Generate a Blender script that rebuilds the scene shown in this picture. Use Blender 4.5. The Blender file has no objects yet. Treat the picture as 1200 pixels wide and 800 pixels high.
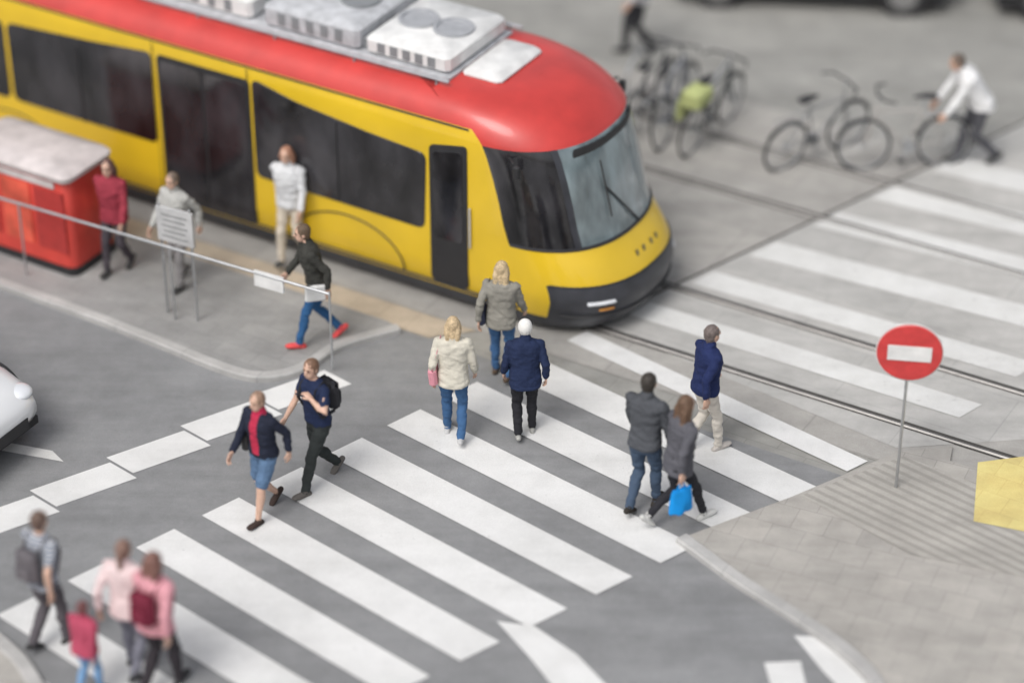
import bpy, math, random
from mathutils import Vector as V, Matrix, noise
from mathutils.bvhtree import BVHTree
random.seed(7)
sc=bpy.context.scene
R=math.radians
# ---------------------------------------------------------------- materials
MATS={}
def newmat(name):
    m=bpy.data.materials.new(name); m.use_nodes=True
    nt=m.node_tree; b=nt.nodes['Principled BSDF']
    return m,nt,b
def mat(name,col,rough=.7,metal=0,var=.12,scale=8,bump=.0,bscale=60,coat=0,spec=.5,stretch=None,dist=.02):
    if name in MATS: return MATS[name]
    m,nt,b=newmat(name); N=nt.nodes; L=nt.links
    tc=N.new('ShaderNodeTexCoord'); vec=tc.outputs['Object']
    if stretch:
        mp=N.new('ShaderNodeMapping'); mp.inputs['Scale'].default_value=stretch; L.new(vec,mp.inputs['Vector']); vec=mp.outputs['Vector']
    no=N.new('ShaderNodeTexNoise'); no.inputs['Scale'].default_value=scale; no.inputs['Detail'].default_value=6
    L.new(vec,no.inputs['Vector'])
    cr=N.new('ShaderNodeValToRGB')
    lo=[max(0,c*(1-var)) for c in col]; hi=[min(1,c*(1+var)) for c in col]
    cr.color_ramp.elements[0].position=.3; cr.color_ramp.elements[1].position=.7
    cr.color_ramp.elements[0].color=(*lo,1); cr.color_ramp.elements[1].color=(*hi,1)
    L.new(no.outputs['Fac'],cr.inputs['Fac']); L.new(cr.outputs['Color'],b.inputs['Base Color'])
    b.inputs['Roughness'].default_value=rough; b.inputs['Metallic'].default_value=metal
    b.inputs['Coat Weight'].default_value=coat; b.inputs['Coat Roughness'].default_value=.08
    b.inputs['Specular IOR Level'].default_value=spec
    if bump>0:
        n2=N.new('ShaderNodeTexNoise'); n2.inputs['Scale'].default_value=bscale; n2.inputs['Detail'].default_value=4
        L.new(tc.outputs['Object'],n2.inputs['Vector'])
        bp=N.new('ShaderNodeBump'); bp.inputs['Strength'].default_value=bump; bp.inputs['Distance'].default_value=dist
        L.new(n2.outputs['Fac'],bp.inputs['Height']); L.new(bp.outputs['Normal'],b.inputs['Normal'])
    MATS[name]=m; return m
def ground_mat(name,c1,c2,stain,brick=None,rot=0,groove=None,wear=None):
    m,nt,b=newmat(name); N=nt.nodes; L=nt.links
    tc=N.new('ShaderNodeTexCoord'); mp=N.new('ShaderNodeMapping'); mp.inputs['Rotation'].default_value=(0,0,rot)
    L.new(tc.outputs['Object'],mp.inputs['Vector'])
    def nz(s,d=8,r=.6,vec=None):
        n=N.new('ShaderNodeTexNoise'); n.inputs['Scale'].default_value=s; n.inputs['Detail'].default_value=d; n.inputs['Roughness'].default_value=r
        L.new((vec or mp.outputs['Vector']),n.inputs['Vector']); return n
    def ramp(src,p0,p1,a,bb):
        r=N.new('ShaderNodeValToRGB'); r.color_ramp.elements[0].position=p0; r.color_ramp.elements[1].position=p1
        r.color_ramp.elements[0].color=(*a,1); r.color_ramp.elements[1].color=(*bb,1); L.new(src,r.inputs['Fac']); return r.outputs['Color']
    def mix(f,a,bb,typ='MIX'):
        x=N.new('ShaderNodeMix'); x.data_type='RGBA'; x.blend_type=typ
        if isinstance(f,float): x.inputs[0].default_value=f
        else: L.new(f,x.inputs[0])
        for k,v in ((6,a),(7,bb)):
            if isinstance(v,tuple): x.inputs[k].default_value=(*v,1)
            else: L.new(v,x.inputs[k])
        return x.outputs[2]
    col=ramp(nz(90,3).outputs['Fac'],.3,.7,c1,c2)
    big=nz(.55,9,.65)
    col=mix(ramp(big.outputs['Fac'],.42,.72,(0,0,0),(.75,.75,.75)),col,stain)
    m2=N.new('ShaderNodeMapping'); m2.inputs['Rotation'].default_value=(0,0,R(47) if rot==0 else rot); m2.inputs['Scale'].default_value=(.35,3.2,1)
    L.new(tc.outputs['Object'],m2.inputs['Vector'])
    stv=nz(1.1,7,.6,m2.outputs['Vector'])
    col=mix(.5,col,ramp(stv.outputs['Fac'],.32,.68,(.40,.40,.40),(.60,.60,.60)),'OVERLAY')
    mid=nz(3.2,8,.7)
    col=mix(.35,col,ramp(mid.outputs['Fac'],.3,.7,(.35,.35,.35),(.65,.65,.65)),'OVERLAY')
    h=nz(140,3).outputs['Fac']
    if brick:
        br=N.new('ShaderNodeTexBrick'); br.inputs['Scale'].default_value=1
        br.inputs['Brick Width'].default_value=brick[0]; br.inputs['Row Height'].default_value=brick[1]
        br.inputs['Mortar Size'].default_value=brick[3] if len(brick)>3 else .006
        br.inputs['Color1'].default_value=(.47,.47,.47,1); br.inputs['Color2'].default_value=(.55,.545,.54,1)
        br.inputs['Mortar'].default_value=(*brick[2],1); br.inputs['Bias'].default_value=0
        L.new(mp.outputs['Vector'],br.inputs['Vector'])
        col=mix(.6,col,br.outputs['Color'],'OVERLAY')
    if groove:
        wv=N.new('ShaderNodeTexWave'); wv.bands_direction='Y'; wv.inputs['Scale'].default_value=groove
        wv.inputs['Distortion'].default_value=.15
        L.new(mp.outputs['Vector'],wv.inputs['Vector'])
        col=mix(ramp(wv.outputs['Fac'],.15,.6,(.40,.40,.40),(0,0,0)),col,tuple(c*.5 for c in c1))
    if wear:
        wn=nz(11,10,.75)
        f=ramp(wn.outputs['Fac'],wear[1],wear[1]+.10,(0,0,0),(1,1,1))
        col=mix(f,col,wear[0])
    L.new(col,b.inputs['Base Color']); b.inputs['Roughness'].default_value=.85; b.inputs['Specular IOR Level'].default_value=.3
    bp=N.new('ShaderNodeBump'); bp.inputs['Strength'].default_value=.35; bp.inputs['Distance'].default_value=.01
    L.new(h,bp.inputs['Height']); L.new(bp.outputs['Normal'],b.inputs['Normal'])
    return m
TR=math.atan2(-.5113,.8594)
M_plaza=ground_mat('plaza_paving',(.28,.278,.262),(.34,.335,.315),(.21,.208,.195),brick=(.7,.35,(.37,.37,.37)),rot=-TR)
M_asph=ground_mat('asphalt',(.22,.223,.227),(.275,.278,.282),(.185,.188,.192))
M_bed=ground_mat('trackbed_concrete',(.34,.33,.31),(.42,.405,.38),(.27,.26,.245),brick=(2.4,1.2,(.35,.35,.35),.012),rot=-TR)
M_cross=ground_mat('crossing_concrete',(.41,.405,.39),(.49,.48,.46),(.34,.335,.32),brick=(1.8,.9,(.40,.40,.40),.01),rot=-TR)
M_beige=ground_mat('beige_paving_band',(.42,.35,.27),(.50,.43,.34),(.35,.30,.23),brick=(.4,.4,(.38,.38,.38)),rot=-TR)
M_pave=ground_mat('pavement_slabs',(.36,.345,.32),(.44,.42,.39),(.29,.28,.26),brick=(.35,.35,(.37,.37,.37)),rot=-TR-.12)
M_pave2=ground_mat('island_slabs',(.27,.27,.267),(.34,.337,.33),(.22,.218,.215),brick=(.5,.25,(.38,.38,.38)),rot=-TR)
M_groove=ground_mat('ribbed_slabs',(.37,.355,.325),(.45,.43,.395),(.31,.295,.27),groove=2.6,rot=-TR+.18)
M_paint=ground_mat('road_paint',(.66,.66,.65),(.76,.76,.75),(.54,.54,.53),wear=((.34,.34,.34),.63))
M_paintF=ground_mat('road_paint_faded',(.62,.62,.605),(.71,.71,.69),(.53,.525,.51),wear=((.42,.41,.40),.59))
M_kerb=ground_mat('kerb_granite',(.38,.38,.37),(.50,.49,.48),(.31,.305,.3),brick=(1.0,5,(.33,.33,.33)),rot=-TR)
M_tact=ground_mat('yellow_tactile',(.62,.51,.19),(.72,.60,.25),(.5,.43,.19),brick=(.3,.3,(.40,.40,.40)),rot=-TR)
M_rail=mat('rail_steel',(.26,.25,.24),.45,.7); M_dark=mat('groove_dark',(.06,.057,.053),.9)
M_yel=mat('tram_yellow',(.72,.48,.02),.34,0,.09,1.2,coat=.6,bump=.10,bscale=1.6,dist=.03)
M_red=mat('tram_red',(.54,.045,.038),.40,0,.14,2.2,coat=.4,bump=.12,bscale=2,dist=.03)
M_glass=mat('dark_glass',(.028,.027,.030),.09,0,.85,2.2,spec=.8,stretch=(1,1,.5),bump=.15,bscale=1.5,dist=.03)  # blotchy base colour paints in uneven reflections on the panes
M_wind=mat('windscreen_glass',(.16,.205,.22),.10,0,.65,3.0,spec=1.0,coat=1.0,stretch=(1,1,.35),bump=.12,bscale=2,dist=.03)  # pale base and noise patches put sky reflections into the colour
M_blk=mat('black_rubber',(.022,.022,.024),.6); M_skirt=mat('tram_skirt',(.035,.037,.045),.45,coat=.2,var=.3,scale=4)
M_grey=mat('roof_grey',(.46,.47,.49),.55,var=.2); M_white=mat('white_panel',(.70,.70,.69),.45,var=.14,scale=5)
M_slot=mat('louvre_grey',(.22,.23,.24),.6)
M_steel=mat('galvanised_steel',(.45,.46,.47),.4,.7); M_lamp=mat('headlamp_lens',(.7,.72,.75),.1,0,.05,coat=1)
M_chrome=mat('chrome',(.6,.6,.62),.2,1)
# ---------------------------------------------------------------- mesh accumulator
class Acc:
    def __init__(s): s.v=[]; s.f=[]; s.m=[]
    def add(s,vs,fs,mi):
        o=len(s.v); s.v+= [tuple(x) for x in vs]; s.f+=[tuple(i+o for i in f) for f in fs]; s.m+=[mi]*len(fs)
    def rings(s,rings,mi,cap=True):
        n=len(rings[0]); vs=[p for r in rings for p in r]; fs=[]
        for i in range(len(rings)-1):
            for j in range(n):
                a=i*n+j;b=i*n+(j+1)%n
                fs.append((a,b,b+n,a+n))
        if cap:
            for (st,rev) in ((0,True),((len(rings)-1)*n,False)):
                c=sum((V(vs[st+j]) for j in range(n)),V())/n; ci=len(vs); vs.append(tuple(c))
                for j in range(n):
                    a=st+j;b=st+(j+1)%n
                    fs.append((b,a,ci) if rev else (a,b,ci))
        s.add(vs,fs,mi)
    def tube(s,pts,rad,mi,n=12,up=None,round_=True):
        pts=[V(p) for p in pts]; rad=[(r,r) if not isinstance(r,tuple) else r for r in rad]
        if round_:
            t0=(pts[0]-pts[1]).normalized(); t1=(pts[-1]-pts[-2]).normalized(); r0=rad[0];r1=rad[-1]
            m0=min(r0);m1=min(r1)
            pts=[pts[0]+t0*m0*.9,pts[0]+t0*m0*.6]+pts+[pts[-1]+t1*m1*.6,pts[-1]+t1*m1*.9]
            rad=[(r0[0]*.4,r0[1]*.4),(r0[0]*.8,r0[1]*.8)]+rad+[(r1[0]*.8,r1[1]*.8),(r1[0]*.4,r1[1]*.4)]
        rs=[]; ref=V(up) if up else None
        for i,p in enumerate(pts):
            t=(pts[min(i+1,len(pts)-1)]-pts[max(i-1,0)]).normalized()
            if ref is None: ref=V((0,1,0)) if abs(t.y)<.8 else V((0,0,1))
            x=ref-t*ref.dot(t); x.normalize(); y=t.cross(x); ref=x
            rs.append([tuple(p+x*math.cos(a)*rad[i][0]+y*math.sin(a)*rad[i][1]) for a in (2*math.pi*k/n for k in range(n))])
        s.rings(rs,mi)
    def ell(s,c,r,mi,n=16,m=10,rot=None):
        c=V(c); rs=[]
        for i in range(m+1):
            ph=-math.pi/2+math.pi*(i+.001)/(m+.002)
            ring=[]
            for k in range(n):
                a=2*math.pi*k/n
                p=V((r[0]*math.cos(ph)*math.cos(a),r[1]*math.cos(ph)*math.sin(a),r[2]*math.sin(ph)))
                if rot: p=rot@p
                ring.append(tuple(c+p))
            rs.append(ring)
        s.rings(rs,mi)
    def box(s,c,h,mi,rot=None,bev=.0):
        c=V(c); x,y,z=h; b=bev if bev else min(h)*.12
        rs=[]
        for zz,ins in ((-z,b),(-z+b,0),(z-b,0),(z,b)):
            ring=[]
            for sx,sy in ((1,1),(-1,1),(-1,-1),(1,-1)):
                X=x-ins;Y=y-ins
                pts=[(sx*X,sy*(Y-b)),(sx*(X-b),sy*Y)] 
                if sx*sy<0: pts=pts[::-1]
                for q in pts:
                    p=V((q[0],q[1],zz)); 
                    if rot: p=rot@p
                    ring.append(tuple(c+p))
            rs.append(ring)
        s.rings(rs,mi)
    def build(s,name,mats,parent=None,smooth=True,angle=40):
        me=bpy.data.meshes.new(name); me.from_pydata(s.v,[],s.f); me.update()
        for m in mats: me.materials.append(m)
        for p,mi in zip(me.polygons,s.m): p.material_index=mi; p.use_smooth=smooth
        o=bpy.data.objects.new(name,me); sc.collection.objects.link(o)
        if parent: o.parent=parent
        if smooth and angle: 
            try: me.set_sharp_from_angle(angle=R(angle))
            except Exception: pass
        return o
def empty(name,loc=(0,0,0),rz=0,scale=1):
    e=bpy.data.objects.new(name,None); sc.collection.objects.link(e); e.location=loc; e.rotation_euler=(0,0,rz); e.scale=(scale,)*3; e.empty_display_size=.2; return e
def flat(name,polys,z,m):
    vs=[];fs=[]
    for p in polys:
        a=sum(p[i][0]*p[(i+1)%len(p)][1]-p[(i+1)%len(p)][0]*p[i][1] for i in range(len(p)))
        if a<0:p=p[::-1]
        o=len(vs); vs+=[(x,y,z) for x,y in p]; fs.append(tuple(range(o,o+len(p))))
    me=bpy.data.meshes.new(name); me.from_pydata(vs,[],fs); me.update(); me.materials.append(m)
    o=bpy.data.objects.new(name,me); sc.collection.objects.link(o); return o
def prism(name,p,z0,z1,m,parent=None):
    a=sum(p[i][0]*p[(i+1)%len(p)][1]-p[(i+1)%len(p)][0]*p[i][1] for i in range(len(p)))
    if a<0:p=p[::-1]
    n=len(p); vs=[(x,y,z0) for x,y in p]+[(x,y,z1) for x,y in p]
    fs=[tuple(range(n,2*n))]+[(i,(i+1)%n,(i+1)%n+n,i+n) for i in range(n)]
    me=bpy.data.meshes.new(name); me.from_pydata(vs,[],fs); me.update(); me.materials.append(m)
    o=bpy.data.objects.new(name,me); sc.collection.objects.link(o)
    if parent:o.parent=parent
    return o
def kerb(name,pts,w,z0,z1,m,parent=None):
    A=Acc(); rs=[]
    for i,p in enumerate(pts):
        a=V(pts[max(i-1,0)]);b=V(pts[min(i+1,len(pts)-1)]); t=(b-a).normalized(); nrm=V((-t.y,t.x)); p=V(p)
        q=[(-w/2,z0),(w/2,z0),(w/2,z1-.015),(w/2-.015,z1),(-w/2+.015,z1),(-w/2,z1-.015)]
        rs.append([(p.x+nrm.x*k,p.y+nrm.y*k,z) for k,z in q])
    A.rings(rs,0); return A.build(name,[m],parent,smooth=False)
D=V((.8594,-.5113)); NN=V((.5113,.8594))
def W(s,n): p=D*s+NN*n; return (p.x,p.y)
def smooth_line(pts,k=8):
    out=[];P=[V(p) for p in pts]
    for i in range(len(P)-1):
        p0=P[max(i-1,0)];p1=P[i];p2=P[i+1];p3=P[min(i+2,len(P)-1)]
        for j in range(k):
            t=j/k
            q=.5*((2*p1)+(p2-p0)*t+(2*p0-5*p1+4*p2-p3)*t*t+(3*p1-p0-3*p2+p3)*t**3)
            out.append((q.x,q.y))
    out.append((P[-1].x,P[-1].y)); return out
# ---------------------------------------------------------------- ground
flat('ground',[[(-300,-300),(300,-300),(300,300),(-300,300)]],0,M_plaza)
flat('road',[[W(-60,-.45),W(60,-.45),W(60,-40),W(-60,-40)]],.004,M_asph)
flat('tramway_trackbed',[[W(-60,-.02),W(.6,-.02),W(60,-.02),W(60,6.6),W(-60,6.6)]],.008,M_bed)
flat('beige_paving_band',[[W(-60,-.43),W(-.85,-.43),W(-.45,-.03),W(-60,-.03)]],.012,M_beige)
uL=V((.751,.66)); uR=V((.794,.607))
cl=[(0.95,.36),(6.9,5.45),(10.5,2.6),(5.9,-1.9),(4.1,-2.1)]
flat('crossing_slab',[cl],.012,M_cross)
kerb('slab_joint',[(0.80,.26),(6.9,5.42),(9,7.2)],.045,.0,.0245,M_dark)
st=[]
for i in range(0,13):
    l=V((.66,.08))-uL*(.815*i); r=V((3.65,-2.44))-uR*(.83*i)
    if i==0: l=V((.74,.10))
    w=.235 if i else .15
    st.append([tuple(l+uL*w),tuple(r+uR*w),tuple(r-uR*w),tuple(l-uL*w)])
flat('zebra_crossing',st,.016,M_paint)
st=[]
for k,(a,b,w) in enumerate([((1.46,.68),(5.0,-1.42),.19),((2.25,1.36),(5.75,-.62),.2),((3.02,2.02),(6.6,.15),.24),((3.85,2.72),(7.4,.9),.24),((4.65,3.4),(8.2,1.6),.26),((5.5,4.1),(9.0,2.3),.26)]):
    a=V(a);b=V(b); st.append([tuple(a+uL*w),tuple(b+uL*w),tuple(b-uL*w),tuple(a-uL*w)])
flat('zebra_crossing',st,.020,M_paintF)
for nm,n in (('tram_rail',.72),('tram_rail',1.95),('tram_rail',4.3),('tram_rail',5.53)):
    e=empty(nm)
    kerb('rail_head',[W(-60,n),W(60,n)],.05,.0,.030,M_rail,e)
    kerb('flange_groove',[W(-60,n+.052),W(60,n+.052)],.05,.0,.026,M_dark,e)
    kerb('rail_seal',[W(-60,n-.04),W(60,n-.04)],.02,.0,.023,M_dark,e)
isl=smooth_line([W(-30,-2.06),W(-10,-2.06),(-5.5,.88),(-4.3,.12),(-3.2,-.62),(-2.75,-.78),(-2.35,-.62),(-1.95,-.15),(-1.3,.2)],6)
prism('tram_stop_pavement',isl+[W(-1.4,-.45),W(-30,-.45)],0,.07,M_pave2)
kerb('kerb',isl,.13,0,.082,M_kerb)
rk=smooth_line([(1.72,-3.72),(1.9,-3.95),(2.25,-4.4),(2.75,-4.95),(3.2,-5.5),(3.45,-6.1),(3.4,-7.2),(3.0,-9)],6)
prism('pavement',[(4.1,-2.22)]+[(2.9,-3.02)]+rk+[(12,-20),W(30,-6),W(30,.32),W(5.2,.32),(4.7,-2.12)],0,.045,M_pave)
kerb('kerb',rk,.15,0,.075,M_kerb)
flat('ribbed_paving',[[(3.0,-3.0),(4.15,-2.3),W(6,.05),W(14,.05),W(14,-2.0),(5.2,-4.4),(4.0,-4.0)]],.049,M_groove)
flat('tactile_paving',[[(4.92,-2.42),(6.2,-2.15),(6.0,-3.9),(4.72,-3.45)]],.053,M_tact)
nk=smooth_line([(-9,-4.0),(-6.5,-4.3),(-5.35,-4.75),(-5.05,-5.2),(-4.6,-5.75),(-4.3,-6.6),(-4.0,-9)],6)
prism('pavement',nk+[(-12,-12),(-14,-4)],0,.045,M_pave); kerb('kerb',nk,.15,0,.065,M_kerb)
y0=V((-5.75,-3.45)); yd=V((.775,.632)); 
st=[]
for i in range(5):
    a=y0+yd*(i*.93); b=a+yd*.84+V((.12,-.03)); q=V((.32,-.28))
    st.append([tuple(a),tuple(b),tuple(b+q),tuple(a+q)])
flat('give_way_line',st,.010,M_paint)
flat('lane_marking',[[(-.15,-5.0),(.22,-5.08),(.62,-5.5),(1.1,-6.3),(.55,-6.3),(.2,-5.6)],
  [(2.72,-5.22),(3.1,-5.25),(3.52,-5.85),(3.3,-6.4),(2.95,-5.75)],[(2.4,-5.62),(2.75,-5.6),(2.8,-6.5),(2.5,-6.5)]],.010,M_paint)
flat('lane_marking',[[(-9,-.9),(-4.9,-2.15),(-4.75,-2.35),(-9,-1.1)]],.010,M_paintF)
# ---------------------------------------------------------------- tram
def tram():
    E=empty('tram')
    C=1.335
    lev=[(.12,1.03,.98),(.28,1.10,1.10),(.50,1.12,1.15),(.56,1.13,1.145),(.60,1.13,1.14),(.72,1.13,1.10),(.88,1.13,1.0),(1.02,1.13,.90),(1.10,1.13,.84),
         (1.14,1.13,.82),(1.35,1.13,.755),(1.6,1.13,.70),(1.9,1.13,.62),(2.15,1.13,.54),(2.28,1.125,.48),(2.33,1.12,.44),(2.43,1.095,.33),(2.53,1.05,.18),(2.61,.98,0),(2.67,.88,-.2),(2.70,.76,-.42)]
    ss=[-30,-20,-12,-9.85,-9.45,-8,-6,-5,-4,-3,-2,-1.3]
    NA=40; p=2.35
    A=Acc(); rows=[]
    for z,w,s0 in lev:
        c=1.12; row=[]
        for s in ss: row.append((s,C-w))
        for k in range(NA+1):
            a=-math.pi/2+math.pi*k/NA
            sx=math.copysign(abs(math.sin(a))**(2/p),math.sin(a)); cx=abs(math.cos(a))**(2/p)
            row.append((s0-c+c*cx,C+w*sx))
        for s in reversed(ss): row.append((s,C+w))
        rows.append([(*W(a,b),z) for a,b in row])
    n=len(rows[0]); vs=[q for r in rows for q in r]; nf=len(ss)
    fs=[];ms=[]
    for i in range(len(rows)-1):
        zm=(lev[i][0]+lev[i+1][0])/2
        for j in range(n-1):
            k=j-nf
            front=0<=k<NA
            if zm<.67: m=2 if (front and 3<=k<NA-3) or zm<.3 else 0
            elif zm<1.12: m=0
            elif zm<2.3:
                if front and 1<=k<NA-1:
                    m=3 if 11<=k<NA-11 else 4
                    if k in(10,NA-11): m=2
                else: m=0
                if zm<1.14: m=2 if front and 1<=k<NA-1 else 0
            elif zm<2.42: m=1 if front and k>=1 and k<NA-1 else 0
            else: m=1
            if not front:
                jj=j if j<nf else n-2-j
                if jj==3: m=2
            fs.append((i*n+j,i*n+j+1,(i+1)*n+j+1,(i+1)*n+j)); ms.append(m)
    A.v=vs;A.f=fs;A.m=ms
    o=(len(rows)-1)*n; half=n//2
    for j in range(half-1 if n%2==0 else half):
        a=o+j;b=o+j+1;c2=o+n-2-j;d=o+n-1-j
        if b<c2: A.f.append((a,b,c2,d)); A.m.append(5)
    A.build('body',[M_yel,M_red,M_skirt,M_wind,M_glass,M_red],E,angle=30)
    def panel(name,pts,m,off=.012,side=-1,r=.07):
        P=[V(q) for q in pts]; out=[]
        for i,q in enumerate(P):
            a=P[i-1];b=P[(i+1)%len(P)]
            ra=min(r,(a-q).length*.45); rb=min(r,(b-q).length*.45)
            s0=q+(a-q).normalized()*ra; e0=q+(b-q).normalized()*rb
            for t in (0,.25,.5,.75,1):
                out.append((1-t)**2*s0+2*t*(1-t)*q+t*t*e0)
        A=Acc(); w=1.13
        n0=C+side*(w-.02); n1=C+side*(w+off)
        rs=[[(*W(q.x,nn_),q.y) for q in out] for nn_ in (n0,n1)]
        cen=sum(out,V((0,0)))/len(out)
        rs.append([(*W(cen.x+(q.x-cen.x)*.995,C+side*(w+off+.003)),cen.y+(q.y-cen.y)*.99) for q in out])
        A.rings(rs,0); return A.build(name,[m],E,smooth=False)
    for side in (-1,1):
        panel('cab_door',[(-1.20,.36),(-.70,.36),(-.70,2.22),(-1.20,2.12)],M_blk,.010,side)
        panel('cab_door_glass',[(-1.15,.95),(-.76,.95),(-.76,2.14),(-1.15,2.06)],M_glass,.018,side)
        panel('side_window',[(-3.62,1.02),(-1.28,1.0),(-1.24,1.98),(-2.0,2.04),(-3.0,2.16),(-3.62,2.30)],M_glass,.012,side,.1)
        for s0 in (-5.0,-11.6,-17.5):
            panel('door_frame',[(s0,.34),(s0+1.34,.34),(s0+1.34,2.26),(s0,2.26)],M_blk,.010,side)
            panel('door_leaf',[(s0+.05,.40),(s0+.65,.40),(s0+.65,2.2),(s0+.05,2.2)],M_glass,.018,side)
            panel('door_leaf',[(s0+.69,.40),(s0+1.29,.40),(s0+1.29,2.2),(s0+.69,2.2)],M_glass,.018,side)
        panel('side_window',[(-7.3,1.05),(-5.08,1.05),(-5.08,2.26),(-6.0,2.18),(-7.3,2.10)],M_glass,.012,side,.1)
        panel('side_window',[(-9.4,1.05),(-7.36,1.05),(-7.36,2.10),(-9.4,2.10)],M_glass,.012,side,.1)
        panel('side_window',[(-16,1.05),(-11.8,1.05),(-11.8,2.18),(-16,2.18)],M_glass,.012,side,.1)
        A=Acc()
        yy=C+side*1.134
        for (c0,rr) in ((-2.35,.78),(-7.4,.78)):
            pts=[(*W(c0+rr*math.cos(a),yy),.34+.52*math.sin(a)) for a in (math.pi*k/18 for k in range(19))]
            A.tube(pts,[.010]*19,0,6)
        for s0 in (-3.69,-5.06,-9.4): A.tube([(*W(s0,yy),.34),(*W(s0,yy),2.4)],[.005]*2,0,5)
        A.tube([(*W(-30,yy),.34),(*W(-.05,yy),.34)],[.014]*2,0,6)
        A.tube([(*W(-30,C+side*1.112),2.42),(*W(-.7,C+side*1.112),2.42)],[.010]*2,0,6)
        A.build('seams',[M_blk],E)
        A=Acc()
        for s0 in (-2.45,-6.2,-8.4): A.tube([(*W(s0,C+side*1.148),1.05),(*W(s0,C+side*1.148),2.05)],[.012]*2,0,6)
        A.build('window_mullions',[M_blk],E)
        A=Acc()
        A.tube([(*W(-.66,C+side*1.16),.95),(*W(-.66,C+side*1.16),1.45)],[.012]*2,0,8)
        A.build('door_handle',[M_grey],E)
    rt=Matrix.Rotation(TR,3,'Z')
    A=Acc()
    A.box((*W(-15.5,C),2.715),(14.3,.70,.02),1,rt)
    A.box((*W(-.92,C),2.72),(.26,.48,.06),0,rt,.05)
    for s0,l,w,h,m in ((-1.80,.56,.64,.12,0),(-3.10,.66,.66,.15,1),(-4.75,.80,.64,.14,0),(-6.6,.8,.66,.14,1),(-8.4,.7,.6,.16,0),(-11,1.2,.62,.16,1),(-14,1.2,.62,.16,0)):
        A.box((*W(s0,C),2.73+h),(l,w,h),m,rt,.05)
        for g in range(2):
            q=W(s0-l*.42+g*l*.84,C+(.0))
            A.rings([[(q[0]+rr*math.cos(a),q[1]+rr*math.sin(a),2.73+2*h+zz) for a in (2*math.pi*k/24 for k in range(24))] for rr,zz in ((.24,-.01),(.24,.03),(.20,.03),(.19,.005))],3 if s0<-2 else 2)
        for k in range(5): A.box((*W(s0-l*.6+k*l*.3,C-w-.002),2.73+h),(.05,.006,h*.5),3,rt)
    A.box((*W(-2.42,C-.45),2.80),(.05,.1,.07),3,rt); A.box((*W(-2.42,C+.35),2.80),(.05,.2,.07),2,rt)
    for sgn in (-1,1): 
        A.tube([(*W(-29,C+sgn*.80),2.76),(*W(-1.15,C+sgn*.80),2.76)],[.022]*2,2,8)
        for k in range(14): A.tube([(*W(-1.3-k*1.1,C+sgn*.80),2.66),(*W(-1.3-k*1.1,C+sgn*.80),2.76)],[.015]*2,3,6)
    A.build('roof_equipment',[M_white,M_grey,mat('duct_grey',(.36,.37,.39),.5),M_slot],E)
    A=Acc()
    z0=3.0;s0=-5.75
    for sg in (-.35,.35):
        A.tube([(*W(s0,C+sg),z0),(*W(s0-.9,C+sg*.7),z0+.42),(*W(s0-.1,C+sg*.5),z0+.85)],[.025,.02,.02],0,6)
    A.tube([(*W(s0-.1,C-.7),z0+.86),(*W(s0-.1,C+.7),z0+.86)],[.025]*2,0,6)
    A.tube([(*W(s0+.1,C-.7),z0+.86),(*W(s0+.1,C+.7),z0+.86)],[.025]*2,0,6)
    A.build('pantograph',[M_blk],E)
    def fp(a,z,off=0):
        zz=[l[0] for l in lev]
        i=max(k for k in range(len(zz)-1) if zz[k]<=z); t=(z-zz[i])/(zz[i+1]-zz[i])
        w=lev[i][1]*(1-t)+lev[i+1][1]*t+off; s0=lev[i][2]*(1-t)+lev[i+1][2]*t+off; c=1.12
        sx=math.copysign(abs(math.sin(a))**(2/p),math.sin(a)); cx=abs(math.cos(a))**(2/p)
        return (*W(s0-c+c*cx,C+w*sx),z)
    A=Acc()
    for sg in (-1,1):
        pts=[fp(sg*a,.52,.004) for a in (.62,.72,.82,.92)]
        A.tube(pts,[(.03,.022)]*4,0,8)
        A.tube([fp(sg*a,.42,.006) for a in (.62,.70,.78)],[.014]*3,1,8)
    A.build('headlamps',[M_lamp,mat('indicator_amber',(.6,.26,.05),.3)],E)
    A=Acc()
    A.tube([fp(.05,1.14,.02),fp(-.02,1.3,.03),fp(-.28,1.75,.03)],[.012]*3,0,6)
    A.tube([fp(-.28,1.4,.035),fp(-.27,2.05,.035)],[.010]*2,0,6)
    A.tube([fp(a,1.125,.006) for a in [(-1.35+2.7*k/20) for k in range(21)]],[.014]*21,0,6)
    A.tube([fp(a,.725,.003) for a in [(-1.3+2.6*k/24) for k in range(25)]],[.009]*25,0,6)
    A.tube([fp(a,.34,.006) for a in [(-1.2+2.4*k/24) for k in range(25)]],[.014]*25,0,6)
    for sg in (-1,1):
        A.tube([fp(sg*1.25,2.2,.0),fp(sg*1.25,2.22,.12)],[.014]*2,0,6); q=fp(sg*1.25,2.12,.13); A.box(q,(.04,.03,.08),0,rt,.015)
    A.build('front_trim',[M_blk],E)
    A=Acc()
    for k in range(4):
        q=fp(-.14+k*.10,.90,.006); A.box(q,(.008,.022,.035),0,rt@Matrix.Rotation(-.3,3,'Y'))
    A.build('fleet_number',[mat('number_grey',(.20,.16,.06),.5)],E)
    A=Acc()
    pts=[fp(a,2.19,.005) for a in [(-.55+1.1*k/12) for k in range(13)]]
    A.tube(pts,[(.07,.01)]*13,0,8,up=(0,0,1)); A.build('destination_display',[M_blk],E)
    A=Acc()
    for s0 in (-2.35,-7.4):
        for dn in (.72,1.95):
            for dd in (-.45,.45):
                A.tube([(*W(s0+dd,dn-.05),.32),(*W(s0+dd,dn+.05),.32)],[.29]*2,0,24,round_=False)
    A.box((*W(-15,C),.28),(14.6,.9,.12),0,rt)
    A.build('running_gear',[M_blk],E)
tram()
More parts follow.
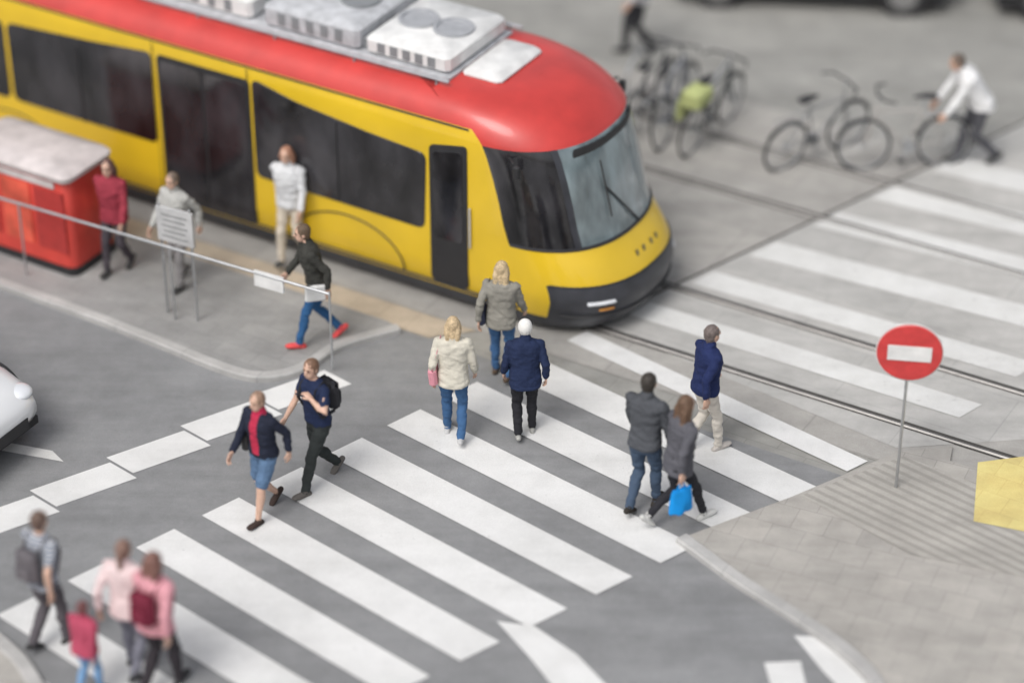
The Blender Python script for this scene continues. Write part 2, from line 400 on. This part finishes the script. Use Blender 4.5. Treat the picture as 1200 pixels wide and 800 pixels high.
# ---------------------------------------------------------------- people
def ik(a,t,l1,l2,pole):
    a=V(a);t=V(t);d=t-a;L=d.length
    if L>(l1+l2)*.999: t=a+d*((l1+l2)*.999/L); d=t-a; L=d.length
    x=(l1*l1-l2*l2+L*L)/(2*L); h=math.sqrt(max(l1*l1-x*x,0)); dn=d.normalized()
    pl=V(pole); pl=(pl-dn*pl.dot(dn)).normalized()
    return a+dn*x+pl*h, t
LB={'skin':0,'hair':1,'top':2,'legs':3,'shoes':4,'eye':5,'extra':6,'inner':7}
def cmat(name,col,k='cloth'):
    n='%s_%02d_%02d_%02d'%(name,int(col[0]*99),int(col[1]*99),int(col[2]*99))
    if k=='skin': return mat('skin_'+n,col,.5,0,.08,20,.1,120)
    if k=='hair': return mat('hair_'+n,col,.5,0,.30,45,.6,70)
    return mat(k+'_'+n,col,.85,0,.12,6,.3,45,spec=.25)
PID=0
def person(name,pos,face,H=1.72,stride=.35,lead='R',top=(.1,.1,.1),legs=(.05,.07,.13),shoes=(.05,.05,.05),hair=(.05,.03,.02),skin=(.62,.40,.30),
           hemz=.86,coat=1.0,hs='short',lean=3,armL=None,armR=None,shorts=False,short_sleeves=False,inner=None,hat=None,scarf=None,bag=None,legs_r=1.0,turn=0,swing=.20,stripes=False,width=1.0,lift=None):
    global PID; PID+=1
    A=Acc(); fr=1 if lead=='R' else -1
    ft={}
    for sd,sg in (('R',1),('L',-1)):
        ahead=(sg==fr)
        y=stride*.5 if ahead else -stride*.5
        lf=0 if ahead or stride<.2 else min(.13,stride*.2)
        if lift is not None and not ahead: lf=lift
        pitch=(12 if stride>.25 else 0) if ahead else -min(42,stride*70)
        if stride<.2: pitch=0
        ft[sd]=(sg*(.075 if stride>.3 else .10),y,lf,pitch)
    hipz=.915
    for sd in ft:
        x,y,l,pt=ft[sd]; r=math.sqrt(max(.838**2-y*y,.2)); hipz=min(hipz,.085+l+r)
    dz=hipz-.915
    ln=R(lean)
    def T(q):
        x,y,z=q
        if z>.95:
            k=min(1,(z-.95)/.1); a=ln*k
            y2=y*math.cos(a)+(z-.95)*math.sin(a); z2=.95+(z-.95)*math.cos(a)-y*math.sin(a)
            x,y,z=x,y2,z2
        return V((x,y,z+dz))
    def loft(spec,lab,n=24,pw=2.4):
        rs=[]
        for z,rx,ry,cy in spec:
            ring=[]
            for k in range(n):
                a=2*math.pi*k/n; c,s=math.cos(a),math.sin(a)
                ring.append(tuple(T((rx*math.copysign(abs(c)**(2/pw),c),cy+ry*math.copysign(abs(s)**(2/pw),s),z))))
            rs.append(ring)
        A.rings(rs,LB[lab])
    Wd=coat*width
    loft([(.80,.10,.08,-.01),(.85,.155*width,.115*width,-.015),(.93,.165*width,.122*width,-.015),(1.02,.150*width,.105*width,0),(1.06,.13,.09,0)],'legs')
    loft([(hemz,.172*Wd,.13*Wd,-.01),(hemz+.03,.180*Wd,.137*Wd,-.01),(max(.98,hemz+.06),.170*Wd,.125*Wd,-.004),(1.10,.158*Wd,.115*Wd,.002),(1.22,.172*Wd,.122*Wd,.004),(1.33,.188*Wd,.122*Wd,0),
          (1.40,.185*Wd,.108*Wd,-.008),(1.445,.150*Wd,.088*Wd,-.012),(1.475,.10,.070,-.012),(1.50,.062,.060,-.01)],'top')
    A.tube([T((0,-.012,1.42)),T((0,-.004,1.50)),T((0,.008,1.58))],[.058,.052,.05],LB['skin'])
    if scarf or coat>1.02:
        A.tube([T((0,-.014,1.455)),T((0,-.010,1.515))],[.085,.072],LB['extra' if scarf else 'top'],16)
    for sd,sg in (('R',1),('L',-1)):
        x,y,l,pt=ft[sd]
        hip=T((sg*.088,-.01,.915)); pr=R(pt)
        ank=V((x,y+ (-.02 if pt<0 else 0),.085+l))
        kn,an=ik(hip,ank,.432,.415,(sg*.04,1,0))
        fwd=V((0,1,0))
        k=legs_r
        up=lambda a,b,t:a+(b-a)*t
        if shorts:
            A.tube([hip,up(hip,kn,.4),up(hip,kn,.82)],[.097,.093,.085],LB['legs'])
            A.tube([up(hip,kn,.6),kn,up(kn,an,.3)-fwd*.012,up(kn,an,.7),an],[.062,.052,.056,.040,.034],LB['skin'])
        else:
            A.tube([hip,up(hip,kn,.35),up(hip,kn,.8),kn,up(kn,an,.3)-fwd*.012,up(kn,an,.7),up(kn,an,.97)],[.095*k,.088*k,.068*k,.063*k,.066*k,.054*k,.052*k],LB['legs'],14)
        ca,sa=math.cos(pr),math.sin(pr)
        def F(yy,zz): return an+V((0,yy*ca-(zz)*sa, yy*sa+zz*ca))
        A.tube([F(-.065,-.045),F(-.03,-.043),F(.03,-.046),F(.10,-.053),F(.15,-.060)],[(.036,.034),(.038,.040),(.040,.038),(.046,.031),(.038,.022)],LB['shoes'],14,up=(1,0,0))
        A.tube([F(0,-.03),F(0,.015)],[.042,.038],LB['shoes'])
    hands=[]
    for sd,sg in (('R',1),('L',-1)):
        sh=T((sg*.178*width,-.008,1.405))
        spec=armR if sd=='R' else armL
        if spec is None:
            sw=-swing if sg==fr else swing
            if stride<.2: sw*=.2
            tgt=sh+V((sg*.075,sw+.03,-.50+abs(sw)*.18)); pole=(sg*.3,-1,-.1)
        else:
            tgt=T(spec[:3]); pole=spec[3] if len(spec)>3 else (sg*.5,-1,-.3)
        el,wr=ik(sh,tgt,.285,.245,pole)
        k=1.10 if coat>1.02 else 1.0
        lp=lambda a,b,t:a+(b-a)*t
        A.ell(sh,(.062*k,.062*k,.062*k),LB['top'])
        if short_sleeves:
            A.tube([sh,lp(sh,el,.4),lp(sh,el,.62)],[.056,.056,.056],LB['top'])
            A.tube([lp(sh,el,.4),el,lp(el,wr,.35),wr],[.045,.039,.039,.026],LB['skin'])
        else:
            A.tube([sh,lp(sh,el,.5),el,lp(el,wr,.4),lp(el,wr,.93)],[.058*k,.053*k,.047*k,.045*k,.037*k],LB['top'])
            A.tube([lp(el,wr,.8),wr],[.028,.026],LB['skin'])
        hands.append((wr,(wr-el).normalized(),sg))
    hc=T((0,.018,1.635)); rz=Matrix.Rotation(R(turn),3,'Z')@Matrix.Rotation(-ln*.4,3,'X')
    def Hd(q): return hc+rz@V(q)
    A.ell(Hd((0,-.008,.018)),(.074,.092,.096),LB['skin'],rot=rz)
    A.ell(Hd((0,.022,-.045)),(.056,.062,.068),LB['skin'],rot=rz)
    A.tube([Hd((0,.078,.012)),Hd((0,.098,-.018))],[.010,.014],LB['skin'],8)
    for sg in (-1,1):
        A.ell(Hd((sg*.076,-.005,-.005)),(.010,.020,.030),LB['skin'],8,6,rz)
        A.ell(Hd((sg*.031,.076,.008)),(.012,.010,.006),LB['eye'],8,6,rz)
        A.tube([Hd((sg*.016,.085,.030)),Hd((sg*.046,.074,.032))],[.006,.005],LB['hair'],6)
    A.ell(Hd((0,.078,-.048)),(.020,.009,.006),LB['eye'],8,6,rz)
    if hat:
        A.ell(Hd((0,-.012,.036)),(.091,.105,.090),LB['extra'],rot=rz)
        A.tube([Hd((0,-.012,-.0)),Hd((0,-.012,.03))],[(.104,.092),(.106,.093)],LB['extra'],16,up=(0,1,0))
        A.ell(Hd((0,-.040,-.02)),(.070,.070,.055),LB['hair'],rot=rz)
    else:
        A.ell(Hd((0,-.020,.026)),(.084,.097,.098),LB['hair'],rot=rz)
        A.ell(Hd((0,-.040,-.025)),(.074,.066,.070),LB['hair'],rot=rz)
        if hs in('bob','long'):
            ln2=.12 if hs=='bob' else .34
            for q in (-.05,0,.05):
                A.tube([Hd((q,-.035,.02)),Hd((q*1.25,-.066,-.06)),Hd((q*1.2,-.082,-.06-ln2*.5)),Hd((q*1.0,-.085,-.06-ln2))],[.045,.045,.036,.022],LB['hair'],10)
            for sg in (-1,1):
                A.tube([Hd((sg*.062,.0,.03)),Hd((sg*.082,-.012,-.04)),Hd((sg*.078,-.03,-.06-ln2*.5))],[.030,.028,.018],LB['hair'],8)
        if hs=='tail':
            A.tube([Hd((0,-.10,.03)),Hd((0,-.13,-.02)),Hd((0,-.12,-.16)),Hd((0,-.10,-.22))],[.028,.032,.025,.01],LB['hair'],8)
    me=bpy.data.meshes.new('tmp'); me.from_pydata(A.v,[],A.f); me.update()
    o=bpy.data.objects.new('tmp',me); sc.collection.objects.link(o)
    md=o.modifiers.new('r','REMESH'); md.mode='VOXEL'; md.voxel_size=.0095
    ms=o.modifiers.new('s','SMOOTH'); ms.factor=.5; ms.iterations=2
    dg=bpy.context.evaluated_depsgraph_get(); body=bpy.data.meshes.new_from_object(o.evaluated_get(dg))
    bpy.data.objects.remove(o); 
    bv=BVHTree.FromPolygons([V(v) for v in A.v],A.f)
    vl=[]
    for v in body.vertices:
        r=bv.find_nearest(v.co); vl.append(A.m[r[2]])
    nrm=[v.normal.copy() for v in body.vertices]
    sd=PID*3.7
    for i,v in enumerate(body.vertices):
        if vl[i] in (2,3):
            c=v.co; a=noise.noise(V((c.x*9+sd,c.y*9,c.z*15)))*.013+noise.noise(V((c.x*20+c.z*8,c.y*20+sd,c.z*26)))*.007
            v.co=c+nrm[i]*a
        elif vl[i]==1:
            c=v.co; v.co=c+nrm[i]*(noise.noise(V((c.x*60,c.y*60+sd,c.z*14)))*.007)
    body.materials.clear()
    topm=cmat('cloth',top)
    if stripes:
        topm,nt,b=newmat('striped_shirt'); w=nt.nodes.new('ShaderNodeTexWave'); w.bands_direction='Z'; w.inputs['Scale'].default_value=9
        tc=nt.nodes.new('ShaderNodeTexCoord'); nt.links.new(tc.outputs['Object'],w.inputs['Vector'])
        cr=nt.nodes.new('ShaderNodeValToRGB'); cr.color_ramp.elements[0].color=(.08,.1,.15,1); cr.color_ramp.elements[1].color=(.5,.52,.55,1)
        nt.links.new(w.outputs['Fac'],cr.inputs['Fac']); nt.links.new(cr.outputs['Color'],b.inputs['Base Color']); b.inputs['Roughness'].default_value=.9
    mats=[cmat('s',skin,'skin'),cmat('h',hair,'hair'),topm,cmat('legs',legs),cmat('shoe',shoes),mat('eye_dark',(.16,.08,.065),.4),cmat('extra',scarf or hat or (.3,.1,.1)),cmat('inner',inner or (.5,.5,.5))]
    for m in mats: body.materials.append(m)
    mi=[]
    for p in body.polygons:
        r=bv.find_nearest(p.center); q=A.m[r[2]]
        if inner and q==2 and abs(p.center.x)<.05 and p.normal.y>.5 and p.center.z>hemz+dz+.05: q=7
        mi.append(q)
    for p,q in zip(body.polygons,mi): p.material_index=q; p.use_smooth=True
    E=empty(name,(pos[0],pos[1],pos[2] if len(pos)>2 else .0),R(face)-math.pi/2,H/1.75)
    body.name='body'; bo=bpy.data.objects.new('body',body); sc.collection.objects.link(bo); bo.parent=E
    for (wr,d,sg) in hands:
        B=Acc(); fw=V((0,1,0)); fw=(fw-d*fw.dot(d)).normalized(); pn=d.cross(fw)*1.0
        inn=V((-sg,0,0)); 
        if pn.dot(inn)<0: pn=-pn
        B.tube([wr-d*.02,wr+d*.03,wr+d*.085],[(.024,.018),(.040,.016),(.042,.013)],0,12,up=fw)
        for k,(of,L1) in enumerate(((.030,.070),(.010,.080),(-.010,.074),(-.030,.058))):
            b0=wr+d*.080+fw*of
            B.tube([b0,b0+d*L1*.45+pn*.006,b0+d*L1*.78+pn*.022,b0+d*L1*.9+pn*.040],[.0095,.009,.008,.0065],0,7)
        t0=wr+d*.025+fw*.030
        B.tube([t0,t0+d*.03+fw*.022+pn*.01,t0+d*.062+fw*.026+pn*.02],[.013,.011,.008],0,7)
        B.build('hand',[mats[0]],E)
    if bag:
        for bg in (bag if isinstance(bag,list) else [bag]):
            kind,side,col=bg; B=Acc(); bm=cmat('bag',col,'bag')
            if kind=='shoulder':
                c=T((side*.235,-.04,.98)); B.box(c,(.05,.13,.12),0,Matrix.Rotation(.1*side,3,'Y'),.03)
                B.tube([c+V((0,.11,.11)),T((side*.185,.07,1.30)),T((side*.15,-.0,1.485)),T((side*.185,-.10,1.30)),c+V((0,-.11,.11))],[(.018,.006)]*5,0,8)
            elif kind=='back':
                c=T((0,-.20,1.20)); B.box(c,(.14,.07,.19),0,Matrix.Rotation(-ln,3,'X'),.05); B.box(c+V((0,-.075,-.06)),(.10,.03,.09),0,None,.025)
                for s2 in (-1,1): B.tube([T((s2*.10,-.14,1.36)),T((s2*.115,-.05,1.475)),T((s2*.12,.075,1.42)),T((s2*.13,.135,1.25)),T((s2*.16,.05,1.06)),T((s2*.12,-.15,1.04))],[(.02,.010)]*6,0,8)
            elif kind=='hand':
                wr=hands[0][0] if side>0 else hands[1][0]; c=wr+V((0,0,-.33))
                rs=[]
                for zz,wx,wy in ((-.16,.05,.12),(-.13,.075,.15),(0,.065,.145),(.12,.03,.13),(.14,.025,.12)):
                    rs.append([tuple(c+V((wx*math.cos(a)*(1+.12*math.sin(3*a+zz*20)),wy*math.sin(a),zz+.014*math.sin(5*a)))) for a in (2*math.pi*k/24 for k in range(24))])
                B.rings(rs,0)
                for q in (-.07,.07): B.tube([c+V((0,q,.12)),wr+V((0,q*.2,-.09))],[.008,.008],0,6)
            elif kind=='hip':
                c=T((side*.24,.06,.90)); B.box(c,(.03,.13,.11),0,None,.02)
            B.build({'back':'backpack','shoulder':'shoulder_bag','hand':'carrier_bag','hip':'bag'}[kind],[bm],E)
    return E
navy=(.016,.026,.068); jean=(.05,.12,.25)
person('woman',(-.12,-.74),78,1.49,.22,'L',top=(.25,.24,.21),legs=jean,shoes=(.10,.07,.05),hair=(.56,.43,.26),hs='long',hemz=.83,coat=1.10,bag=('shoulder',-1,(.03,.035,.06)),width=1.03)
person('elderly_woman',(.14,-1.86),95,1.45,.20,'R',top=navy,legs=(.02,.02,.024),shoes=(.35,.35,.33),hair=(.6,.58,.55),hat=(.74,.73,.70),hemz=.80,coat=1.12,legs_r=1.05,width=1.06,swing=.08)
person('woman',(-.62,-1.92),85,1.53,.30,'L',top=(.58,.55,.47),legs=jean,shoes=(.5,.5,.5),hair=(.54,.41,.25),hs='bob',hemz=.84,coat=1.10,bag=('shoulder',-1,(.62,.27,.32)),swing=.1)
person('pedestrian',(-2.18,-.12,.07),195,1.60,.52,'L',top=(.045,.045,.04),legs=(.03,.10,.23),shoes=(.70,.09,.09),hair=(.12,.08,.05),hs='short',hemz=.90,coat=1.05,lean=11,bag=('hip',-1,(.68,.68,.67)),legs_r=.9,lift=.05)
person('young_man',(-2.00,-2.74),222,1.62,.56,'L',top=navy,legs=(.03,.035,.035),shoes=(.13,.12,.11),hair=(.18,.10,.06),hemz=.92,lean=4,short_sleeves=True,armL=(-.14,.15,1.36,(-1,0,-.3)),bag=('back',0,(.03,.03,.035)),turn=15,lift=.05)
person('man',(-2.52,-3.26),232,1.55,.46,'L',top=(.018,.022,.04),legs=(.10,.17,.28),shoes=(.05,.035,.03),hair=(.30,.19,.13),scarf=(.50,.03,.08),inner=(.45,.03,.07),shorts=True,hemz=.90,coat=1.06,bag=('shoulder',1,(.05,.05,.05)),lift=.06)
person('man',(1.35,-3.20),62,1.68,.32,'R',top=(.075,.08,.09),legs=(.06,.09,.14),shoes=(.04,.035,.03),hair=(.035,.028,.022),hemz=.88,coat=1.06,armR=(.27,.10,.86,(.4,-1,-.1)))
person('young_woman',(1.68,-3.44),32,1.62,.62,'R',top=(.10,.10,.115),legs=(.025,.025,.03),shoes=(.55,.55,.53),hair=(.13,.075,.045),hs='long',hemz=.80,coat=1.05,legs_r=.85,bag=('hand',1,(.01,.28,.72)),lean=5)
person('pedestrian',(2.03,-2.14),28,1.58,.34,'R',top=(.016,.026,.09),legs=(.60,.56,.50),shoes=(.45,.42,.39),hair=(.15,.12,.11),hemz=.88,coat=1.08,lean=4)
person('pedestrian',(-2.60,1.66,.07),250,1.56,.3,'R',top=(.62,.63,.64),legs=(.56,.50,.41),hair=(.38,.19,.12),hs='bob',hemz=.86,coat=1.1)
person('pedestrian',(-3.86,1.14,.07),235,1.50,.3,'L',top=(.44,.44,.42),legs=(.24,.23,.23),hair=(.16,.12,.09),hemz=.86,coat=1.08)
person('woman',(-4.64,1.42,.07),250,1.52,.3,'R',top=(.30,.04,.06),legs=(.07,.06,.07),hair=(.12,.06,.05),hs='bob',hemz=.82,coat=1.12)
person('cyclist',(5.88,4.15),188,1.70,.45,'R',top=(.72,.72,.72),legs=(.08,.08,.09),hair=(.12,.09,.07),hemz=.88,coat=1.15,lean=32,armL=(-.2,.62,1.10),armR=(.2,.62,1.10),width=1.08)
person('pedestrian',(1.72,7.25),200,1.70,.3,'R',top=(.55,.55,.57),legs=(.03,.03,.035),hair=(.06,.04,.03),hemz=.86,coat=1.1)
person('man',(-4.42,-5.38,.0),55,1.60,.32,'R',top=(.2,.2,.3),legs=(.10,.09,.10),hair=(.14,.09,.07),hemz=.86,stripes=True,short_sleeves=True,bag=('back',0,(.13,.12,.13)))
person('woman',(-3.28,-6.02),60,1.62,.36,'R',top=(.64,.31,.35),legs=(.035,.03,.035),hair=(.20,.10,.08),hs='bob',hemz=.84,coat=1.10,bag=('back',0,(.16,.02,.04)))
person('woman',(-3.58,-5.76),70,1.55,.30,'L',top=(.70,.56,.56),legs=(.20,.20,.24),hair=(.22,.13,.10),hs='tail',hemz=.84,coat=1.10)
person('child',(-3.95,-6.08),60,1.10,.25,'R',top=(.42,.07,.12),legs=(.18,.32,.52),hair=(.16,.06,.06),hs='short',hemz=.86,coat=1.15,width=1.08)
# ---------------------------------------------------------------- bicycles
def bicycle(pos,face,frame=(.1,.1,.12),tilt=6,basket=None):
    E=empty('bicycle',(pos[0],pos[1],.0),R(face)); 
    r=.34; A=Acc()
    for cx in (-.52,.52):
        n=36
        for rr,rt_,m in ((r,.018,0),(r-.022,.010,1)):
            rs=[]
            for k in range(n):
                a=2*math.pi*k/n; c=V((cx+rr*math.cos(a),0,r+rr*math.sin(a))); rad=V((math.cos(a),0,math.sin(a)))
                rs.append([tuple(c+rad*math.cos(b)*rt_+V((0,1,0))*math.sin(b)*rt_) for b in (2*math.pi*j/8 for j in range(8))])
            rs.append(rs[0]); A.rings(rs,m,cap=False)
        for k in range(18):
            a=2*math.pi*k/18; A.tube([(cx,.015*(-1)**k,r),(cx+(r-.02)*math.cos(a),0,r+(r-.02)*math.sin(a))],[.0025]*2,1,4,round_=False)
        A.tube([(cx,-.05,r),(cx,.05,r)],[.02]*2,1,8)
        pts=[(cx+(r+.035)*math.cos(a),0,r+(r+.035)*math.sin(a)) for a in (math.pi*(.12+.1*k) for k in range(8))]
        A.tube(pts,[(.022,.006)]*8,0,6,up=(0,1,0))
    bb=(-.06,0,.29);st_=(-.20,0,.80);hb=(.39,0,.72)
    for a,b,w in ((bb,st_,.016),(st_,(.37,0,.80),.016),(bb,hb,.019),(hb,(.37,0,.90),.019)): A.tube([a,b],[w]*2,2,8)
    for s in (-.05,.05):
        A.tube([bb,(-.52,s,.34)],[.010]*2,2,6); A.tube([st_,(-.52,s,.34)],[.009]*2,2,6); A.tube([hb,(.52,s,.34)],[.012]*2,2,6)
    A.tube([st_,(-.235,0,.95)],[.013]*2,1,6)
    A.tube([(-.36,0,.97),(-.24,0,.985),(-.10,0,.975)],[(.075,.03),(.06,.028),(.02,.018)],0,10,up=(0,1,0))
    A.tube([(.37,0,.88),(.35,0,1.02),(.39,0,1.04)],[.013]*3,1,6)
    A.tube([(.22,-.30,1.04),(.34,-.24,1.05),(.39,0,1.04),(.34,.24,1.05),(.22,.30,1.04)],[.014]*5,0,8)
    A.tube([(-.06,-.05,.29),(-.06,.05,.29)],[.085]*2,1,18,round_=False)
    A.tube([(-.06,.06,.29),(.04,.07,.16)],[.01]*2,1,6); A.box((.05,.11,.15),(.045,.04,.012),0)
    A.tube([(-.06,-.06,.29),(-.16,-.07,.42)],[.01]*2,1,6); A.box((-.17,-.11,.42),(.045,.04,.012),0)
    A.tube([(-.22,.06,.74),(-.72,.06,.74)],[.007]*2,1,6);A.tube([(-.22,-.06,.74),(-.72,-.06,.74)],[.007]*2,1,6)
    mats=[M_blk,M_steel,cmat('frame',frame,'frame')]
    if basket:
        A.box((-.50,0,.84),(.20,.14,.12),3,None,.04); A.box((-.50,.17,.62),(.15,.04,.15),3,None,.03); mats.append(cmat('basket',basket,'basket'))
    b=A.build('bicycle_frame',mats,E); b.rotation_euler=(R(tilt),0,0)
bicycle((1.75,5.25),62,(.05,.05,.06),5)
bicycle((2.15,5.05),66,(.16,.17,.2),-6)
bicycle((2.55,4.85),58,(.05,.06,.06),4,basket=(.42,.46,.20))
bicycle((4.95,4.05),186,(.40,.38,.36),3)
bicycle((3.85,4.30),35,(.3,.3,.3),6)
for k in range(3):
    A=Acc(); x=1.5+k*.55; y=5.45-k*.18
    A.tube([(x,y,0),(x,y,.6),(x+.06,y+.15,.72),(x+.22,y+.5,.72),(x+.28,y+.65,.6),(x+.28,y+.65,0)],[.02]*6,0,8); A.build('bicycle_rack',[M_steel])
# ---------------------------------------------------------------- cars
def car(pos,face,col):
    E=empty('parked_car',(pos[0],pos[1],.004),R(face)); A=Acc(); pw=3.2
    def ring(x,w,z0,z1,n=28):
        zc=(z0+z1)/2;h=(z1-z0)/2; r=[]
        for k in range(n):
            a=2*math.pi*k/n;c,s=math.cos(a),math.sin(a)
            r.append((x,w*math.copysign(abs(c)**(2/pw),c),zc+h*math.copysign(abs(s)**(2/pw),s)))
        return r
    A.rings([ring(*q) for q in ((-2.08,.55,.42,.72),(-2.03,.72,.32,.82),(-1.85,.82,.24,.92),(-1.4,.86,.20,.97),(-.6,.87,.19,.97),(.4,.87,.19,.97),(1.0,.86,.20,.94),(1.5,.84,.22,.86),(1.85,.78,.26,.76),(2.03,.66,.34,.66),(2.08,.5,.42,.58))],0)
    def rect(z,x0,x1,w):
        out=[]; c=.12
        for sx,sy in ((x1,w),(x0,w),(x0,-w),(x1,-w)):
            ox=-c if sx==x1 else c; oy=-c if sy>0 else c
            pts=[(sx,sy+oy),(sx+ox*.3,sy+oy*.3),(sx+ox,sy)]
            if (sx==x0)==(sy>0): pts=pts[::-1]
            out+= [(p[0],p[1],z) for p in pts]
        return out
    A.rings([rect(.90,-1.85,1.15,.78),rect(.98,-1.78,1.0,.76),rect(1.34,-1.38,.42,.63)],1)
    A.rings([rect(1.342,-1.40,.44,.64),rect(1.40,-1.30,.32,.60),rect(1.43,-1.1,.15,.5)],0)
    for x in (-.05,-1.15): 
        for s in (-1,1): A.tube([(x,s*.775,.93),(x-.02,s*.64,1.36)],[.028]*2,0,6)
    for s in (-1,1):
        A.tube([(1.08,s*.72,.92),(.42,s*.60,1.37)],[.03]*2,0,6); A.tube([(-1.82,s*.72,.92),(-1.38,s*.60,1.37)],[.035]*2,0,6)
        A.ell((1.86,s*.58,.66),(.16,.16,.07),3); A.ell((-1.96,s*.62,.74),(.10,.13,.09),4); A.box((.55,s*.94,.98),(.09,.08,.06),0,None,.03)
        for x in (-.1,-.75): A.box((x,s*.872,.80),(.09,.012,.015),2)
        for x in (-1.3,1.3):
            A.tube([(x,s*.70,.31),(x,s*.875,.31)],[.335,.335],2,28,round_=False)
            A.tube([(x,s*.87,.31),(x,s*.885,.31)],[.21,.19],5,20,round_=False)
            pts=[(x+.375*math.cos(a),s*.865,.31+.375*math.sin(a)) for a in (math.pi*k/14 for k in range(15))]
            A.tube(pts,[.03]*15,2,6)
    A.box((2.04,0,.42),(.05,.45,.07),2); A.box((-2.06,0,.50),(.02,.26,.06),3)
    A.box((0,0,.2),(1.9,.80,.05),2)
    A.build('car_body',[col,M_glass,M_blk,M_lamp,mat('tail_lamp',(.4,.01,.01),.2),M_chrome],E)
wp=mat('white_car_paint',(.74,.75,.76),.25,0,.03,2,coat=1)
car((-7.12,-1.55),-30.7,wp)
car((4.3,9.40),-6,wp); car((8.8,8.95),-6,wp); car((-.9,12.4),-8,mat('grey_car_paint',(.25,.26,.28),.25,.3,.03,2,coat=1))
# ---------------------------------------------------------------- street furniture
E=empty('pedestrian_railing'); A=Acc()
fa=V((-7.6,2.32));fb=V((-2.0,-.62)); Lf=(fb-fa).length; fd=(fb-fa).normalized()
P=lambda t,z:(*(fa+fd*t),z)
A.tube([P(0,1.05),P(Lf,1.02)],[.018]*2,0,10)
k=0; t=Lf
while t>0:
    A.tube([P(t,.05),P(t,1.04)],[.013]*2,0,8); t-=2.1
A.build('rails',[M_steel],E)
A=Acc(); A.box(P(Lf-.78,.96),(.19,.012,.10),0,Matrix.Rotation(math.atan2(fd.y,fd.x),3,'Z')); A.build('notice_plate',[M_white],E)
E=empty('notice_board'); A=Acc()
for dx in (-.18,.18): A.tube([(-3.78+dx,.42-dx*.5,.07),(-3.78+dx,.42-dx*.5,1.52)],[.016]*2,0,8)
A.box((-3.78,.42,1.27),(.24,.02,.22),1,Matrix.Rotation(-.47,3,'Z')); 
for k in range(5): A.box((-3.793,.395,1.13+k*.07),(.17-.03*(k%2),.004,.006),2,Matrix.Rotation(-.47,3,'Z'))
A.build('board',[M_steel,mat('board_grey',(.48,.48,.48),.5),mat('board_text',(.26,.26,.26),.6)],E)
E=empty('kiosk',(-5.60,2.02,.07),R(-30.7)); A=Acc()
def rr(w,d,z,c=.12):
    o=[]
    for sx,sy,a0 in ((1,1,0),(-1,1,90),(-1,-1,180),(1,-1,270)):
        for a in (0,22.5,45,67.5,90): o.append((sx*(w-c)+c*math.cos(R(a0+a)),sy*(d-c)+c*math.sin(R(a0+a)),z))
    return o
A.rings([rr(.80,.42,.0),rr(.80,.42,.10)],2); A.rings([rr(.78,.40,.10),rr(.78,.40,1.22),rr(.75,.38,1.26)],0)
A.rings([rr(.82,.44,1.26),rr(.83,.45,1.32),rr(.78,.42,1.36),rr(.5,.22,1.40)],1)
for x in (-.5,0,.5): A.box((x,-.405,.70),(.21,.012,.40),3 if x==0 else 4)
A.box((0,-.41,1.18),(.6,.012,.04),1)
A.build('cabinet',[mat('kiosk_red',(.58,.06,.045),.4,0,.15,3),mat('kiosk_top',(.55,.50,.49),.5,0,.2,4),M_blk,mat('kiosk_poster',(.64,.10,.06),.4,0,.4,3),mat('kiosk_dark_red',(.42,.04,.035),.4)],E)
E=empty('traffic_sign',(4.00,-2.86,.045),R(-8)); A=Acc()
A.tube([(0,0,0),(0,0,1.95)],[.016]*2,0,10)
rs=[[(r*math.cos(a),y,1.70+r*math.sin(a)) for a in (2*math.pi*k/36 for k in range(36))] for r,y in ((.32,-.025),(.33,-.035),(.32,-.045))]
A.rings(rs,1)
A.box((0,-.052,1.70),(.22,.006,.085),2)
rs=[[(r*math.cos(a),y,1.70+r*math.sin(a)) for a in (2*math.pi*k/36 for k in range(36))] for r,y in ((.34,-.018),(.34,-.026))]
A.rings(rs,2)
A.build('plate',[M_steel,mat('sign_red',(.56,.05,.05),.45),M_white],E)
# ---------------------------------------------------------------- light, world, camera
w=bpy.data.worlds.new('World'); sc.world=w; w.use_nodes=True; nt=w.node_tree
bg=nt.nodes['Background']; sky=nt.nodes.new('ShaderNodeTexSky'); sky.sky_type='NISHITA'; sky.sun_disc=False
el=R(55); sky.sun_elevation=el; sky.sun_rotation=R(215); sky.dust_density=5; sky.air_density=1.0; sky.ozone_density=1
hs=nt.nodes.new('ShaderNodeHueSaturation'); hs.inputs['Saturation'].default_value=.35
nt.links.new(sky.outputs['Color'],hs.inputs['Color']); nt.links.new(hs.outputs['Color'],bg.inputs['Color']); bg.inputs['Strength'].default_value=.15
sl=bpy.data.lights.new('sun','SUN'); sl.energy=1.25; sl.angle=R(28); sl.color=(1,.985,.96); so=bpy.data.objects.new('sun',sl); sc.collection.objects.link(so)
ra=R(215); sd=V((math.sin(ra)*math.cos(el),math.cos(ra)*math.cos(el),math.sin(el)))
so.rotation_euler=sd.to_track_quat('Z','Y').to_euler()
cd=bpy.data.cameras.new('camera'); co=bpy.data.objects.new('camera',cd); sc.collection.objects.link(co)
cd.lens=90; cd.sensor_width=36; cd.clip_end=1000; co.location=(0,-24.405,15.849); co.rotation_euler=(R(57),0,0)
cd.dof.use_dof=True; cd.dof.focus_distance=27.1; cd.dof.aperture_fstop=.15
sc.camera=co
sc.view_settings.view_transform='Standard'; sc.view_settings.look='None'; sc.view_settings.exposure=0
